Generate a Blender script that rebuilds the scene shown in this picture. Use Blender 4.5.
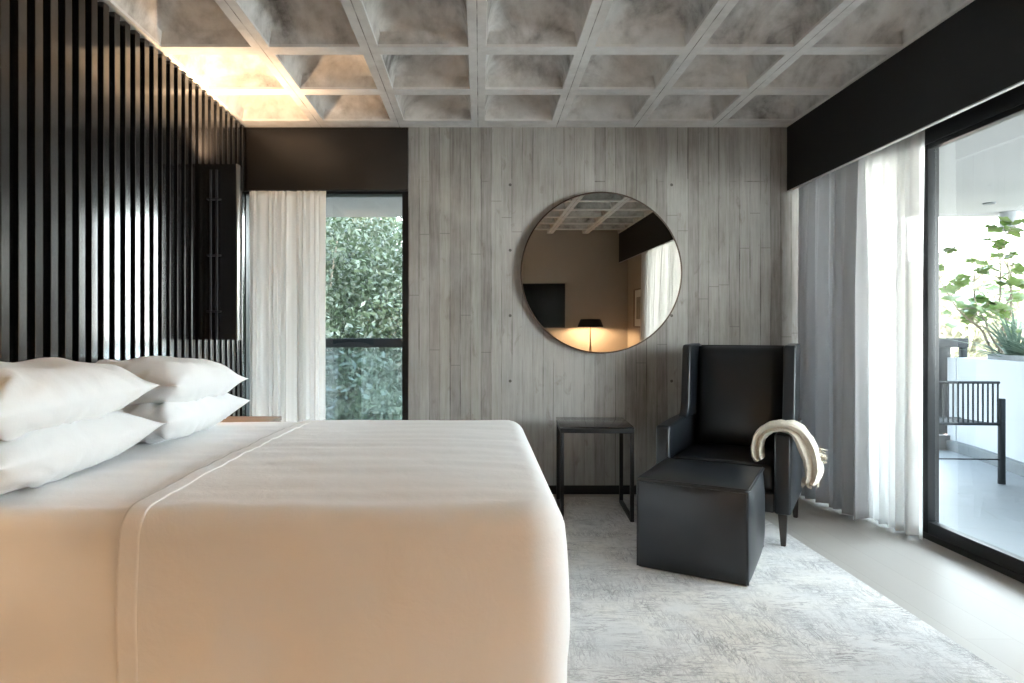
import bpy, bmesh, math, random
import numpy as np
from mathutils import Vector, Matrix, noise
random.seed(7); RNG = np.random.default_rng(7)
for o in list(bpy.data.objects): bpy.data.objects.remove(o, do_unlink=True)
scene = bpy.context.scene
C = scene.collection
R = math.radians

# ------------------------------------------------------------------ camera
F = 630.0; VPX = 480.0; VPY = 335.0; EYE = 1.19
cam_d = bpy.data.cameras.new('camera'); cam = bpy.data.objects.new('camera', cam_d); C.objects.link(cam)
cam.location = (0, 0, EYE); cam.rotation_euler = (R(90), 0, 0)
cam_d.sensor_width = 36; cam_d.lens = F / 1024 * 36
cam_d.shift_x = (512 - VPX) / 1024; cam_d.shift_y = -(341.5 - VPY) / 1024
cam_d.clip_start = 0.02; cam_d.clip_end = 400
scene.camera = cam

# ------------------------------------------------------------------ world, sun, exposure
SKY = 11.0
world = bpy.data.worlds.new('world'); scene.world = world; world.use_nodes = True
nt = world.node_tree; nt.nodes.clear()
wo = nt.nodes.new('ShaderNodeOutputWorld'); bg = nt.nodes.new('ShaderNodeBackground')
tc = nt.nodes.new('ShaderNodeTexCoord'); sp = nt.nodes.new('ShaderNodeSeparateXYZ'); cr = nt.nodes.new('ShaderNodeValToRGB')
cr.color_ramp.elements[0].position = 0.0; cr.color_ramp.elements[0].color = (1.0, 0.985, 0.955, 1)
cr.color_ramp.elements[1].position = 0.7; cr.color_ramp.elements[1].color = (0.70, 0.85, 1.0, 1)
nt.links.new(tc.outputs['Generated'], sp.inputs[0]); nt.links.new(sp.outputs['Z'], cr.inputs[0])
nt.links.new(cr.outputs[0], bg.inputs[0]); bg.inputs[1].default_value = SKY; nt.links.new(bg.outputs[0], wo.inputs[0])
sun_d = bpy.data.lights.new('sun', 'SUN'); sun = bpy.data.objects.new('sun', sun_d); C.objects.link(sun)
sun_d.energy = 6.0; sun_d.color = (1.0, 0.93, 0.82); sun_d.angle = R(1.5)
sun.rotation_euler = Vector((0.45, 0.75, -0.62)).to_track_quat('-Z', 'Y').to_euler(); sun.location = (-10, -15, 20)
scene.view_settings.view_transform = 'Standard'; scene.view_settings.look = 'None'
scene.view_settings.gamma = 1.0; scene.view_settings.use_curve_mapping = False
scene.view_settings.exposure = 1.27
WARM = (1.0, 0.66, 0.38)

# ------------------------------------------------------------------ material helpers
MATS = {}
def newmat(name):
    m = bpy.data.materials.new(name); m.use_nodes = True; n = m.node_tree; n.nodes.clear()
    out = n.nodes.new('ShaderNodeOutputMaterial'); MATS[name] = m
    return m, n, out
class G:
    """tiny node-graph writer"""
    def __init__(s, n): s.n = n
    def node(s, t, ins=None, **kw):
        x = s.n.nodes.new(t)
        for k, v in kw.items(): setattr(x, k, v)
        for k, v in (ins or {}).items():
            if isinstance(v, bpy.types.NodeSocket): s.n.links.new(v, x.inputs[k])
            else: x.inputs[k].default_value = v
        return x
    def math(s, op, a, b=0.0, c=0.0):
        return s.node('ShaderNodeMath', {0: a, 1: b, 2: c}, operation=op).outputs[0]
    def pos(s): return s.node('ShaderNodeNewGeometry').outputs['Position']
    def obj(s): return s.node('ShaderNodeTexCoord').outputs['Object']
    def xyz(s, v):
        q = s.node('ShaderNodeSeparateXYZ', {0: v}); return q.outputs[0], q.outputs[1], q.outputs[2]
    def comb(s, x, y, z): return s.node('ShaderNodeCombineXYZ', {0: x, 1: y, 2: z}).outputs[0]
    def map(s, v, scale=(1, 1, 1), rot=(0, 0, 0)):
        return s.node('ShaderNodeMapping', {0: v, 'Scale': scale, 'Rotation': rot}).outputs[0]
    def noise(s, v, scale=5, detail=4, rough=.55, dist=0.0):
        return s.node('ShaderNodeTexNoise', {'Vector': v, 'Scale': scale, 'Detail': detail, 'Roughness': rough, 'Distortion': dist}).outputs[0]
    def ramp(s, f, stops):
        r = s.node('ShaderNodeValToRGB', {0: f}); e = r.color_ramp.elements
        while len(e) < len(stops): e.new(0.5)
        for i, (p, c) in enumerate(stops):
            e[i].position = p; e[i].color = (c if len(c) == 4 else (*c, 1)) if not isinstance(c, (int, float)) else (c, c, c, 1)
        return r.outputs[0]
    def mix(s, f, a, b, mode='MIX'):
        x = s.n.nodes.new('ShaderNodeMix'); x.data_type = 'RGBA'; x.blend_type = mode
        for sock, v in ((x.inputs[0], f), (x.inputs[6], a), (x.inputs[7], b)):
            if isinstance(v, bpy.types.NodeSocket): s.n.links.new(v, sock)
            else: sock.default_value = v if isinstance(v, (int, float)) else (*v[:3], 1)
        return x.outputs[2]
    def bump(s, h, strength=.3, dist=.01):
        return s.node('ShaderNodeBump', {'Height': h, 'Strength': strength, 'Distance': dist}).outputs[0]
    def bsdf(s, **k):
        b = s.n.nodes.new('ShaderNodeBsdfPrincipled')
        for kk, v in k.items():
            kk = kk.replace('_', ' ')
            if isinstance(v, bpy.types.NodeSocket): s.n.links.new(v, b.inputs[kk])
            else: b.inputs[kk].default_value = (*v, 1) if isinstance(v, tuple) and len(v) == 3 else v
        return b.outputs[0]
def simple(name, col, rough=.5, metal=0.0, nscale=0, namt=.1, bump=0, spec=.5, coat=0.0):
    m, n, out = newmat(name); g = G(n)
    kw = dict(Roughness=rough, Metallic=metal, Specular_IOR_Level=spec, Coat_Weight=coat)
    base = tuple(col)
    if nscale:
        f = g.noise(g.obj(), nscale, 5)
        base = g.mix(f, tuple(c * (1 - namt) for c in col), tuple(min(1, c * (1 + namt)) for c in col))
        if bump: kw['Normal'] = g.bump(f, bump, .004)
    n.links.new(g.bsdf(Base_Color=base, **kw), out.inputs[0]); return m
def emit(name, col, strength):
    m, n, out = newmat(name); g = G(n)
    n.links.new(g.node('ShaderNodeEmission', {0: (*col, 1), 1: strength}).outputs[0], out.inputs[0]); return m
def cloth(name, col, transl=.4, transp=0.0, weave=0):
    m, n, out = newmat(name); g = G(n)
    d = g.node('ShaderNodeBsdfDiffuse', {0: (*col, 1)}).outputs[0]
    t = g.node('ShaderNodeBsdfTranslucent', {0: (*col, 1)}).outputs[0]
    mx = g.node('ShaderNodeMixShader', {0: transl, 1: d, 2: t}).outputs[0]
    if transp:
        tr = g.node('ShaderNodeBsdfTransparent').outputs[0]
        mx = g.node('ShaderNodeMixShader', {0: transp, 1: mx, 2: tr}).outputs[0]
    n.links.new(mx, out.inputs[0]); return m

# board-marked concrete wall (vertical boards)
def mat_board():
    m, n, out = newmat('board_marked_concrete'); g = G(n)
    p = g.pos(); x, y, z = g.xyz(p)
    xx = g.math('ADD', g.math('ADD', x, y), g.math('MULTIPLY', g.math('SUBTRACT', g.noise(g.map(p, (3, 3, 1.2)), 1, 2), .5), .012))
    W = .0775
    row = g.math('GREATER_THAN', z, 2.36)
    bi = g.math('FLOOR', g.math('ADD', g.math('DIVIDE', xx, W), g.math('MULTIPLY', row, 0.0)))
    fr = g.math('FRACT', g.math('DIVIDE', xx, W))
    wn = g.node('ShaderNodeTexWhiteNoise', {'Vector': g.comb(bi, 0, 0)}).outputs[0]
    wn2 = g.node('ShaderNodeTexWhiteNoise', {'Vector': g.comb(bi, row, 7)}).outputs[0]
    edge = g.math('MINIMUM', fr, g.math('SUBTRACT', 1, fr))
    seamw = g.math('ADD', .010, g.math('MULTIPLY', g.noise(g.map(p, (20, 20, 5)), 1, 4), .085))
    brk = g.noise(g.map(p, (9, 9, 1.6)), 1, 5, .65)
    seam = g.math('MULTIPLY', g.math('LESS_THAN', edge, seamw), g.ramp(brk, [(.42, 0.10), (.62, .95)]))
    seam = g.math('MULTIPLY', seam, g.math('ADD', .35, g.math('MULTIPLY', wn2, .65)))
    # horizontal board ends
    hz = g.math('ABSOLUTE', g.math('SUBTRACT', z, g.math('ADD', 2.36, g.math('MULTIPLY', g.math('GREATER_THAN', wn2, .6), -.02))))
    hs = g.math('MULTIPLY', g.math('LESS_THAN', hz, .004), g.math('MULTIPLY', g.math('GREATER_THAN', wn2, .55), g.ramp(g.noise(p, 4, 3), [(.45, .0), (.6, 1)])))
    hz2 = g.math('ABSOLUTE', g.math('SUBTRACT', z, g.math('ADD', .9, g.math('MULTIPLY', wn, 1.3))))
    hs2 = g.math('MULTIPLY', g.math('LESS_THAN', hz2, .003), .45)
    lines = g.math('MAXIMUM', g.math('MAXIMUM', seam, g.math('MULTIPLY', hs, .8)), hs2)
    grain = g.noise(g.map(p, (55, 55, 3.5)), 1, 6, .65)
    blot = g.noise(g.map(p, (1.3, 1.3, 1.0)), 1.4, 6, .6)
    spots = g.noise(g.map(p, (11, 11, 4.5)), 1, 5, .6, .6)
    tone = g.math('ADD', g.math('MULTIPLY', wn, .16), g.math('ADD', g.math('MULTIPLY', grain, .42), g.math('MULTIPLY', blot, .55)))
    col = g.ramp(tone, [(.32, (.17, .16, .145)), (.50, (.315, .30, .28)), (.72, (.46, .45, .43))])
    col = g.mix(g.ramp(spots, [(.60, 0), (.72, .6)]), col, (.20, .17, .14))
    warm = g.noise(g.map(p, (2.2, 2.2, .6)), 1, 3)
    col = g.mix(g.ramp(warm, [(.55, 0), (.7, .3)]), col, (.40, .34, .28))
    # tie holes: dots on a loose grid
    hx = g.math('ABSOLUTE', g.math('SUBTRACT', g.math('FRACT', g.math('DIVIDE', g.math('SUBTRACT', x, .21), 1.21)), .013))
    hx = g.math('MULTIPLY', hx, 1.21)
    hzz = g.math('MULTIPLY', g.math('ABSOLUTE', g.math('SUBTRACT', g.math('FRACT', g.math('DIVIDE', g.math('SUBTRACT', z, .11), .49)), .5)), .49)
    hd = g.math('SQRT', g.math('ADD', g.math('MULTIPLY', hx, hx), g.math('MULTIPLY', hzz, hzz)))
    hole = g.math('LESS_THAN', hd, .011)
    lines = g.math('MAXIMUM', lines, g.math('MULTIPLY', hole, .9))
    col = g.mix(g.math('MULTIPLY', lines, .88), col, (.07, .062, .055))
    h = g.math('SUBTRACT', g.math('ADD', g.math('MULTIPLY', wn2, .4), g.math('MULTIPLY', grain, .35)), g.math('MULTIPLY', lines, 1.0))
    n.links.new(g.bsdf(Base_Color=col, Roughness=.85, Specular_IOR_Level=.3, Normal=g.bump(h, .45, .006)), out.inputs[0]); return m
def mat_coffer():
    m, n, out = newmat('coffer_concrete'); g = G(n)
    p = g.pos(); x, y, z = g.xyz(p)
    a = g.noise(p, 2.3, 7, .62, .8); b = g.noise(g.map(p, (1, 1, 1)), 11, 6, .6); c = g.noise(p, 1.1, 3)
    tone = g.math('ADD', g.math('MULTIPLY', a, .65), g.math('MULTIPLY', b, .35))
    col = g.ramp(tone, [(.33, (.16, .155, .15)), (.43, (.42, .41, .40)), (.54, (.62, .615, .605)), (.72, (.78, .775, .77))])
    col = g.mix(g.ramp(c, [(.48, 0), (.66, .55)]), col, (.50, .44, .38))
    # pale rib faces
    rib = g.math('LESS_THAN', z, 2.76)
    ribcol = g.mix(g.noise(p, 16, 5), (.56, .55, .535), (.80, .79, .78))
    col = g.mix(g.math('MULTIPLY', rib, .7), col, ribcol)
    gx = g.math('ABSOLUTE', g.math('SUBTRACT', g.math('FRACT', g.math('ADD', g.math('DIVIDE', g.math('ADD', x, .015), .586), .5)), .5))
    joint = g.math('MULTIPLY', g.math('LESS_THAN', gx, .005), g.ramp(g.noise(p, 7, 5), [(.36, .15), (.6, .75)]))
    joint = g.math('MULTIPLY', joint, rib)
    col = g.mix(joint, col, (.11, .10, .09))
    n.links.new(g.bsdf(Base_Color=col, Roughness=.85, Specular_IOR_Level=.25, Normal=g.bump(g.math('SUBTRACT', b, joint), .5, .008)), out.inputs[0]); return m
def mat_rug():
    m, n, out = newmat('distressed_rug'); g = G(n)
    p = g.pos()
    def cracks(rz, sc, st, th):
        v = g.map(g.map(p, (1, 1, 1), (0, 0, R(rz))), (sc, sc / st, 1))
        f = g.noise(v, 1, 5, .7, .6)
        return g.ramp(g.math('ABSOLUTE', g.math('SUBTRACT', f, .5)), [(0, 1), (th, 0)])
    l1 = cracks(2, 24, 5, .045); l2 = cracks(92, 27, 5, .045); l3 = cracks(35, 20, 4, .03)
    msk = g.ramp(g.noise(p, 3.0, 6, .7), [(.42, .05), (.62, 1)])
    msk2 = g.ramp(g.noise(g.map(p, (1, 1, 1), (0, 0, 1)), 4.3, 6, .7), [(.42, .05), (.62, 1)])
    lines = g.math('MAXIMUM', g.math('MULTIPLY', l1, msk), g.math('MAXIMUM', g.math('MULTIPLY', l2, msk2), g.math('MULTIPLY', l3, g.math('MULTIPLY', msk, .6))))
    base = g.ramp(g.noise(p, 1.6, 6, .65), [(.35, (.50, .495, .49)), (.5, (.60, .58, .56)), (.62, (.67, .635, .58))])
    warm = g.ramp(g.noise(g.map(p, (1, 1, 1), (.3, 0, 2)), 2.1, 5), [(.52, 0), (.68, .45)])
    base = g.mix(warm, base, (.52, .46, .38))
    fine = g.noise(p, 160, 3)
    col = g.mix(g.math('MULTIPLY', lines, .85), base, (.12, .11, .11))
    col = g.mix(g.math('MULTIPLY', fine, .2), col, (.40, .40, .41))
    n.links.new(g.bsdf(Base_Color=col, Roughness=.95, Specular_IOR_Level=.1, Sheen_Weight=.2, Normal=g.bump(g.math('SUBTRACT', fine, lines), .35, .004)), out.inputs[0]); return m
def mat_floor():
    m, n, out = newmat('pale_oak_floor'); g = G(n)
    p = g.pos()
    br = g.node('ShaderNodeTexBrick', {'Vector': g.map(p, (1, 1, 1), (0, 0, R(90))), 'Color1': (.36, .33, .30, 1), 'Color2': (.40, .37, .335, 1), 'Mortar': (.30, .27, .24, 1),
        'Scale': 1.0, 'Mortar Size': .0015, 'Brick Width': 1.8, 'Row Height': .19}, offset=.37)
    gr = g.noise(g.map(p, (22, 1.6, 1)), 1, 6, .6, .4)
    col = g.mix(g.math('MULTIPLY', gr, .5), br.outputs[0], (.36, .325, .29))
    n.links.new(g.bsdf(Base_Color=col, Roughness=.45, Specular_IOR_Level=.3, Normal=g.bump(gr, .06, .002)), out.inputs[0]); return m
def mat_tile():
    m, n, out = newmat('balcony_tile'); g = G(n)
    p = g.pos()
    br = g.node('ShaderNodeTexBrick', {'Vector': g.map(p, (1, 1, 1), (0, 0, R(20))), 'Color1': (.070, .080, .093, 1), 'Color2': (.080, .090, .102, 1), 'Mortar': (.04, .045, .05, 1),
        'Scale': 1.0, 'Mortar Size': .006, 'Brick Width': .9, 'Row Height': .3}, offset=.5)
    col = g.mix(g.noise(p, 3, 5), br.outputs[0], (.088, .098, .11))
    n.links.new(g.bsdf(Base_Color=col, Roughness=.45), out.inputs[0]); return m
def mat_slat():
    m, n, out = newmat('black_lacquer'); g = G(n)
    f = g.noise(g.map(g.pos(), (9, 9, 1.2)), 1, 4)
    n.links.new(g.bsdf(Base_Color=(.012, .012, .013), Roughness=g.ramp(f, [(.3, .13), (.7, .24)]), IOR=1.9, Specular_IOR_Level=.5, Coat_Weight=.3, Coat_Roughness=.08), out.inputs[0]); return m
def mat_leather():
    m, n, out = newmat('black_leather'); g = G(n)
    o = g.obj(); v = g.noise(o, 45, 3)
    big = g.noise(o, 6, 4)
    n.links.new(g.bsdf(Base_Color=g.mix(big, (.008, .010, .013), (.014, .017, .021)), Roughness=.33, Specular_IOR_Level=.5), out.inputs[0]); return m
def mat_glass(name, tint=(.93, .97, .97), refl=1.0):
    m, n, out = newmat(name); g = G(n)
    fr = g.node('ShaderNodeFresnel', {0: 1.45}).outputs[0]
    fr = g.math('MULTIPLY', fr, g.math('SUBTRACT', 1.0, g.node('ShaderNodeNewGeometry').outputs['Backfacing']))
    t = g.node('ShaderNodeBsdfTransparent', {0: (*tint, 1)}).outputs[0]
    gl = g.node('ShaderNodeBsdfGlossy', {0: (1, 1, 1, 1), 'Roughness': .0}).outputs[0]
    n.links.new(g.node('ShaderNodeMixShader', {0: g.math('MULTIPLY', fr, refl), 1: t, 2: gl}).outputs[0], out.inputs[0]); return m
def mat_linen(name, col):
    m, n, out = newmat(name); g = G(n)
    o = g.pos(); f = g.noise(o, 7, 5, .6, .4); w = g.noise(o, 500, 2)
    n.links.new(g.bsdf(Base_Color=g.mix(f, tuple(c * .97 for c in col), col), Roughness=.75, Specular_IOR_Level=.25, Sheen_Weight=.15,
        Normal=g.bump(g.math('ADD', f, g.math('MULTIPLY', w, .05)), .22, .02)), out.inputs[0]); return m
def mat_leaf(name, c1, c2):
    m, n, out = newmat(name); g = G(n)
    f = g.noise(g.pos(), 2.2, 4, .7)
    col = g.ramp(f, [(.35, c1), (.65, c2)])
    d = g.bsdf(Base_Color=col, Roughness=.45)
    t = g.node('ShaderNodeBsdfTranslucent', {0: col}).outputs[0]
    n.links.new(g.node('ShaderNodeMixShader', {0: .35, 1: d, 2: t}).outputs[0], out.inputs[0]); return m
M_board = mat_board(); M_coffer = mat_coffer(); M_rug = mat_rug(); M_floor = mat_floor(); M_tile = mat_tile()
M_slat = mat_slat(); M_leather = mat_leather(); M_glass = mat_glass('window_glass'); M_bal = mat_glass('balustrade_glass', (.72, .79, .83), 3.6)
M_linen = mat_linen('white_cotton', (.87, .87, .88)); M_sheet = mat_linen('white_sheet', (.86, .865, .88)); M_pillow = mat_linen('pillow_cotton', (.85, .86, .87))
M_black = simple('black_metal', (.012, .013, .015), .45, nscale=6, namt=.2, spec=.3)
M_char = simple('charcoal_panel', (.011, .012, .015), .6, nscale=3, namt=.15, spec=.3)
M_brown = simple('dark_brown_panel', (.020, .017, .015), .38, nscale=3, namt=.15)
M_backing = simple('black_backing', (.006, .006, .006), .6)
M_white = simple('white_render', (.23, .245, .265), .9, nscale=4, namt=.06, bump=.1)
M_soffit = simple('soffit_paint', (.19, .193, .197), .9, nscale=1.5, namt=.05)
M_beige = simple('beige_plaster', (.40, .35, .29), .9, nscale=2.5, namt=.06)
M_walnut = simple('walnut', (.17, .115, .075), .5, nscale=9, namt=.35)
M_darkwood = simple('ebony_stain', (.02, .016, .014), .35)
M_brass = simple('antique_brass', (.30, .22, .12), .35, metal=1)
M_screen = simple('tv_screen', (.004, .005, .006), .3, spec=.2)
M_curb = simple('dark_stone', (.06, .07, .078), .7, nscale=8, namt=.2)
M_soil = simple('soil', (.07, .05, .035), .95, nscale=20, namt=.5, bump=.8)
M_bark = simple('bark', (.16, .13, .10), .9, nscale=12, namt=.3)
M_paper = simple('paper', (.75, .73, .68), .8)
M_mirror = simple('silvered_glass', (.56, .55, .52), .0, metal=1)
M_ribframe = simple('bronze_frame', (.09, .065, .05), .4, metal=.6)
M_gloss = simple('black_glass', (.012, .013, .015), .09, spec=.7)
M_knit = simple('cream_wool', (.68, .62, .52), .95, nscale=90, namt=.18, bump=1.0)
M_shade = simple('black_shade', (.012, .012, .012), .6)
M_shadein = simple('shade_lining', (.85, .72, .5), .6)
M_drape = cloth('grey_drape', (.63, .635, .65), .38)
M_sheer = cloth('white_sheer', (.90, .89, .875), .55, .24)
M_sheer2 = cloth('ivory_voile', (.84, .82, .80), .42, .05)
M_benchm = simple('bench_metal', (.014, .018, .022), .7, spec=.15)
M_leafd = mat_leaf('leaf_dark', (.012, .021, .011), (.048, .066, .036))
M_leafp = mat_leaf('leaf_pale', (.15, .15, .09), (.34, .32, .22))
M_leafs = mat_leaf('leaf_shrub', (.06, .11, .03), (.14, .19, .06))
M_agave = mat_leaf('agave_leaf', (.05, .08, .06), (.11, .15, .11))
M_ground = simple('dry_ground', (.22, .19, .15), .95, nscale=.3, namt=.3)
M_pink = simple('pink_render', (.62, .42, .36), .9, nscale=1, namt=.1)

# ------------------------------------------------------------------ mesh helpers
def link(name, me, mat, parent=None):
    o = bpy.data.objects.new(name, me); C.objects.link(o)
    if mat is not None:
        for mm in (mat if isinstance(mat, (list, tuple)) else [mat]): me.materials.append(mm)
    if parent is not None: o.parent = parent
    return o
def smooth(me, ang=None):
    for p in me.polygons: p.use_smooth = True
    if ang:
        try: me.set_sharp_from_angle(angle=R(ang))
        except Exception: pass
def obj(name, bm, mat, parent=None, sm=40):
    me = bpy.data.meshes.new(name); bmesh.ops.recalc_face_normals(bm, faces=bm.faces); bm.to_mesh(me); bm.free()
    if sm: smooth(me, sm)
    return link(name, me, mat, parent)
def raw(name, V, Fc, mat, parent=None, sm=None, recalc=False):
    me = bpy.data.meshes.new(name); me.from_pydata([tuple(v) for v in V], [], Fc); me.update()
    if recalc:
        bm = bmesh.new(); bm.from_mesh(me); bmesh.ops.remove_doubles(bm, verts=bm.verts, dist=1e-5); bmesh.ops.recalc_face_normals(bm, faces=bm.faces); bm.to_mesh(me); bm.free()
    if sm: smooth(me, sm if sm is not True else None)
    return link(name, me, mat, parent)
def bx(bm, x0, x1, y0, y1, z0, z1, bev=0.0, seg=2):
    t = bmesh.new(); bmesh.ops.create_cube(t, size=1)
    for v in t.verts: v.co = Vector(((x0 + x1) / 2 + v.co.x * (x1 - x0), (y0 + y1) / 2 + v.co.y * (y1 - y0), (z0 + z1) / 2 + v.co.z * (z1 - z0)))
    if bev: bmesh.ops.bevel(t, geom=t.edges[:], offset=bev, segments=seg, profile=.5, affect='EDGES')
    me = bpy.data.meshes.new('t'); t.to_mesh(me); t.free(); bm.from_mesh(me); bpy.data.meshes.remove(me)
def box(name, a, mat, parent=None, bev=0.0, seg=2):
    bm = bmesh.new(); bx(bm, *a, bev=bev, seg=seg); return obj(name, bm, mat, parent)
def tube(bm, pts, rad, seg=8, cap=True):
    pts = [Vector(p) for p in pts]; rs = rad if isinstance(rad, (list, tuple)) else [rad] * len(pts)
    rings = []
    for i, p in enumerate(pts):
        d = (pts[min(i + 1, len(pts) - 1)] - pts[max(i - 1, 0)]).normalized()
        up = Vector((0, 0, 1)) if abs(d.z) < .9 else Vector((1, 0, 0))
        a = d.cross(up).normalized(); b = d.cross(a)
        rings.append([bm.verts.new(p + (a * math.cos(2 * math.pi * k / seg) + b * math.sin(2 * math.pi * k / seg)) * rs[i]) for k in range(seg)])
    for r0, r1 in zip(rings, rings[1:]):
        for k in range(seg): bm.faces.new((r0[k], r0[(k + 1) % seg], r1[(k + 1) % seg], r1[k]))
    if cap: bm.faces.new(rings[0][::-1]); bm.faces.new(rings[-1])
def lathe(bm, prof, seg=32, c=(0, 0)):
    rings = []
    for r, z in prof:
        rings.append([bm.verts.new((c[0] + max(r, 1e-4) * math.cos(2 * math.pi * k / seg), c[1] + max(r, 1e-4) * math.sin(2 * math.pi * k / seg), z)) for k in range(seg)])
    for r0, r1 in zip(rings, rings[1:]):
        for k in range(seg): bm.faces.new((r0[k], r0[(k + 1) % seg], r1[(k + 1) % seg], r1[k]))
def prism(bm, poly, axis, a, b, bev=0.0, seg=2):
    """poly: 2-D points; axis 'x' -> poly in (y,z), extruded x a..b"""
    t = bmesh.new()
    def P(u, v, w): return {'x': (w, u, v), 'y': (u, w, v), 'z': (u, v, w)}[axis]
    A = [t.verts.new(P(u, v, a)) for u, v in poly]; B = [t.verts.new(P(u, v, b)) for u, v in poly]
    t.faces.new(A[::-1]); t.faces.new(B)
    for i in range(len(poly)): t.faces.new((A[i], A[(i + 1) % len(poly)], B[(i + 1) % len(poly)], B[i]))
    bmesh.ops.recalc_face_normals(t, faces=t.faces)
    if bev:
        es = [e for e in t.edges if len(e.link_faces) == 2 and e.calc_face_angle(0) > R(35)]
        bmesh.ops.bevel(t, geom=es, offset=bev, segments=seg, profile=.5, affect='EDGES')
    me = bpy.data.meshes.new('t'); t.to_mesh(me); t.free(); bm.from_mesh(me); bpy.data.meshes.remove(me)
def tag(o, label=None, cat=None, group=None, kind=None):
    if label: o['label'] = label
    if cat: o['category'] = cat
    if group: o['group'] = group
    if kind: o['kind'] = kind
    return o
def thing(name, loc, label, cat, rz=0, group=None, kind=None):
    o = bpy.data.objects.new(name, None); C.objects.link(o); o.location = loc; o.rotation_euler = (0, 0, rz)
    o.empty_display_size = .1
    return tag(o, label, cat, group, kind)
def struct(o, label=None, cat=None): return tag(o, label, cat, kind='structure')
def copy_tree(o, parent=None):
    c = o.copy(); C.objects.link(c)
    if parent is not None: c.parent = parent
    for ch in list(o.children): copy_tree(ch, c)
    return c
def lamp(name, typ, loc, energy, color=WARM, size=.05, rot=None, parent=None, **kw):
    d = bpy.data.lights.new(name, typ); d.energy = energy; d.color = color
    if typ == 'POINT': d.shadow_soft_size = size
    if typ == 'SPOT': d.shadow_soft_size = size; d.spot_size = kw.get('angle', R(100)); d.spot_blend = .8
    if typ == 'AREA': d.size = size
    o = bpy.data.objects.new(name, d); C.objects.link(o); o.location = loc
    if rot: o.rotation_euler = rot
    if parent is not None: o.parent = parent
    return o

# ------------------------------------------------------------------ room constants
XL = -1.74; YB = 4.72; YR = -1.10; XV = 2.30; XD = 2.60; ZR = 2.746; ZV = 2.27

# ---- floor, rug
struct(box('floor', (-1.86, 2.72, -1.25, 4.80, -.06, 0), M_floor), 'pale greyish oak plank floor of the bedroom', 'floor')
def rug():
    nx, ny = 2, 2
    bm = bmesh.new(); bx(bm, -1.22, 1.83, .55, 4.60, 0.0005, .010, bev=.003)
    return obj('area_rug', bm, M_rug)
tag(rug(), 'pale grey distressed pattern rug lying under the bed and the armchair', 'rug')

# ---- back wall (concrete) with window opening at left
bm = bmesh.new()
bx(bm, -.537, 2.86, YB, YB + .22, -.06, 3.05)
struct(obj('wall_back', bm, M_board, sm=None), 'grey board-marked concrete wall carrying the round mirror', 'wall')
struct(box('wall_window_lintel', (-1.86, -.537, YB + .001, YB + .22, ZV, 3.05), M_brown), 'dark brown lintel wall above the left window', 'wall')
struct(box('trim_1', (-1.735, -.537, YB - .03, YB, ZV, ZR - .03), M_brown, bev=.002), 'dark brown pelmet panel above the left window', 'trim')
struct(box('baseboard_back', (-.53, 2.28, YB - .015, YB - .0005, 0.0, .065), M_black, bev=.002), 'thin black baseboard under the concrete wall', 'baseboard')

# ---- left wall
struct(box('wall_left', (-2.0, -1.80, -1.25, 4.94, -.06, 3.05), M_backing), 'black wall behind the vertical slats', 'wall')
t = thing('slatted_panel', (-1.8, 2.9, 0), 'black lacquered vertical slats covering the wall behind the bed', 'wall panel', kind='structure')
bm = bmesh.new()
y = 2.312 - .0895 * 26
while y < YB - .05:
    bx(bm, 0, .058, y - .022 - 2.9, y + .022 - 2.9, 0.0, ZR - .012, bev=.002, seg=1); y += .0895
obj('slats', bm, M_slat, t, sm=30)
struct(box('wall_facade', (-7.0, -2.0, YB, 4.94, -.06, 3.3), M_white), 'outer facade wall of the building left of the bedroom', 'wall')
# ---- rear wall, right wall stub
struct(box('wall_rear', (-1.86, 2.86, YR - .2, YR, -.06, 3.05), M_beige), 'beige plaster wall behind the camera, seen in the mirror', 'wall')
struct(box('wall_right', (2.45, 2.86, YR, .30, -.06, 3.05), M_beige), 'beige wall stub seen in the mirror beside the curtain', 'wall')
struct(box('wall_right_header', (2.56, 2.80, .30, YB, 2.42, 3.05), M_char), 'dark header above the sliding glass door', 'wall')
struct(box('wall_roof', (-2.0, 2.86, -1.3, 4.94, 3.16, 3.30), M_soffit), 'roof slab over the bedroom', 'wall')
# ---- valance (right)
bm = bmesh.new(); bx(bm, XV, XV + .03, YR, YB, ZV, ZR + .3)
struct(obj('trim_2', bm, M_char), 'deep charcoal valance running above the curtains and door', 'trim')
struct(box('trim_3', (XV + .001, XV + .022, YR, YB, ZV - .007, ZV), simple('lit_lip', (.5, .5, .5), .5)), 'thin pale strip painted as the lit lower lip of the charcoal valance', 'trim')  # pale colour paints the light caught along the valance lip
struct(box('ceiling_curtain_recess', (XV + .03, 2.56, YR, YB, 2.70, 2.75), M_soffit), 'flat ceiling strip over the curtains', 'ceiling')

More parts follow.
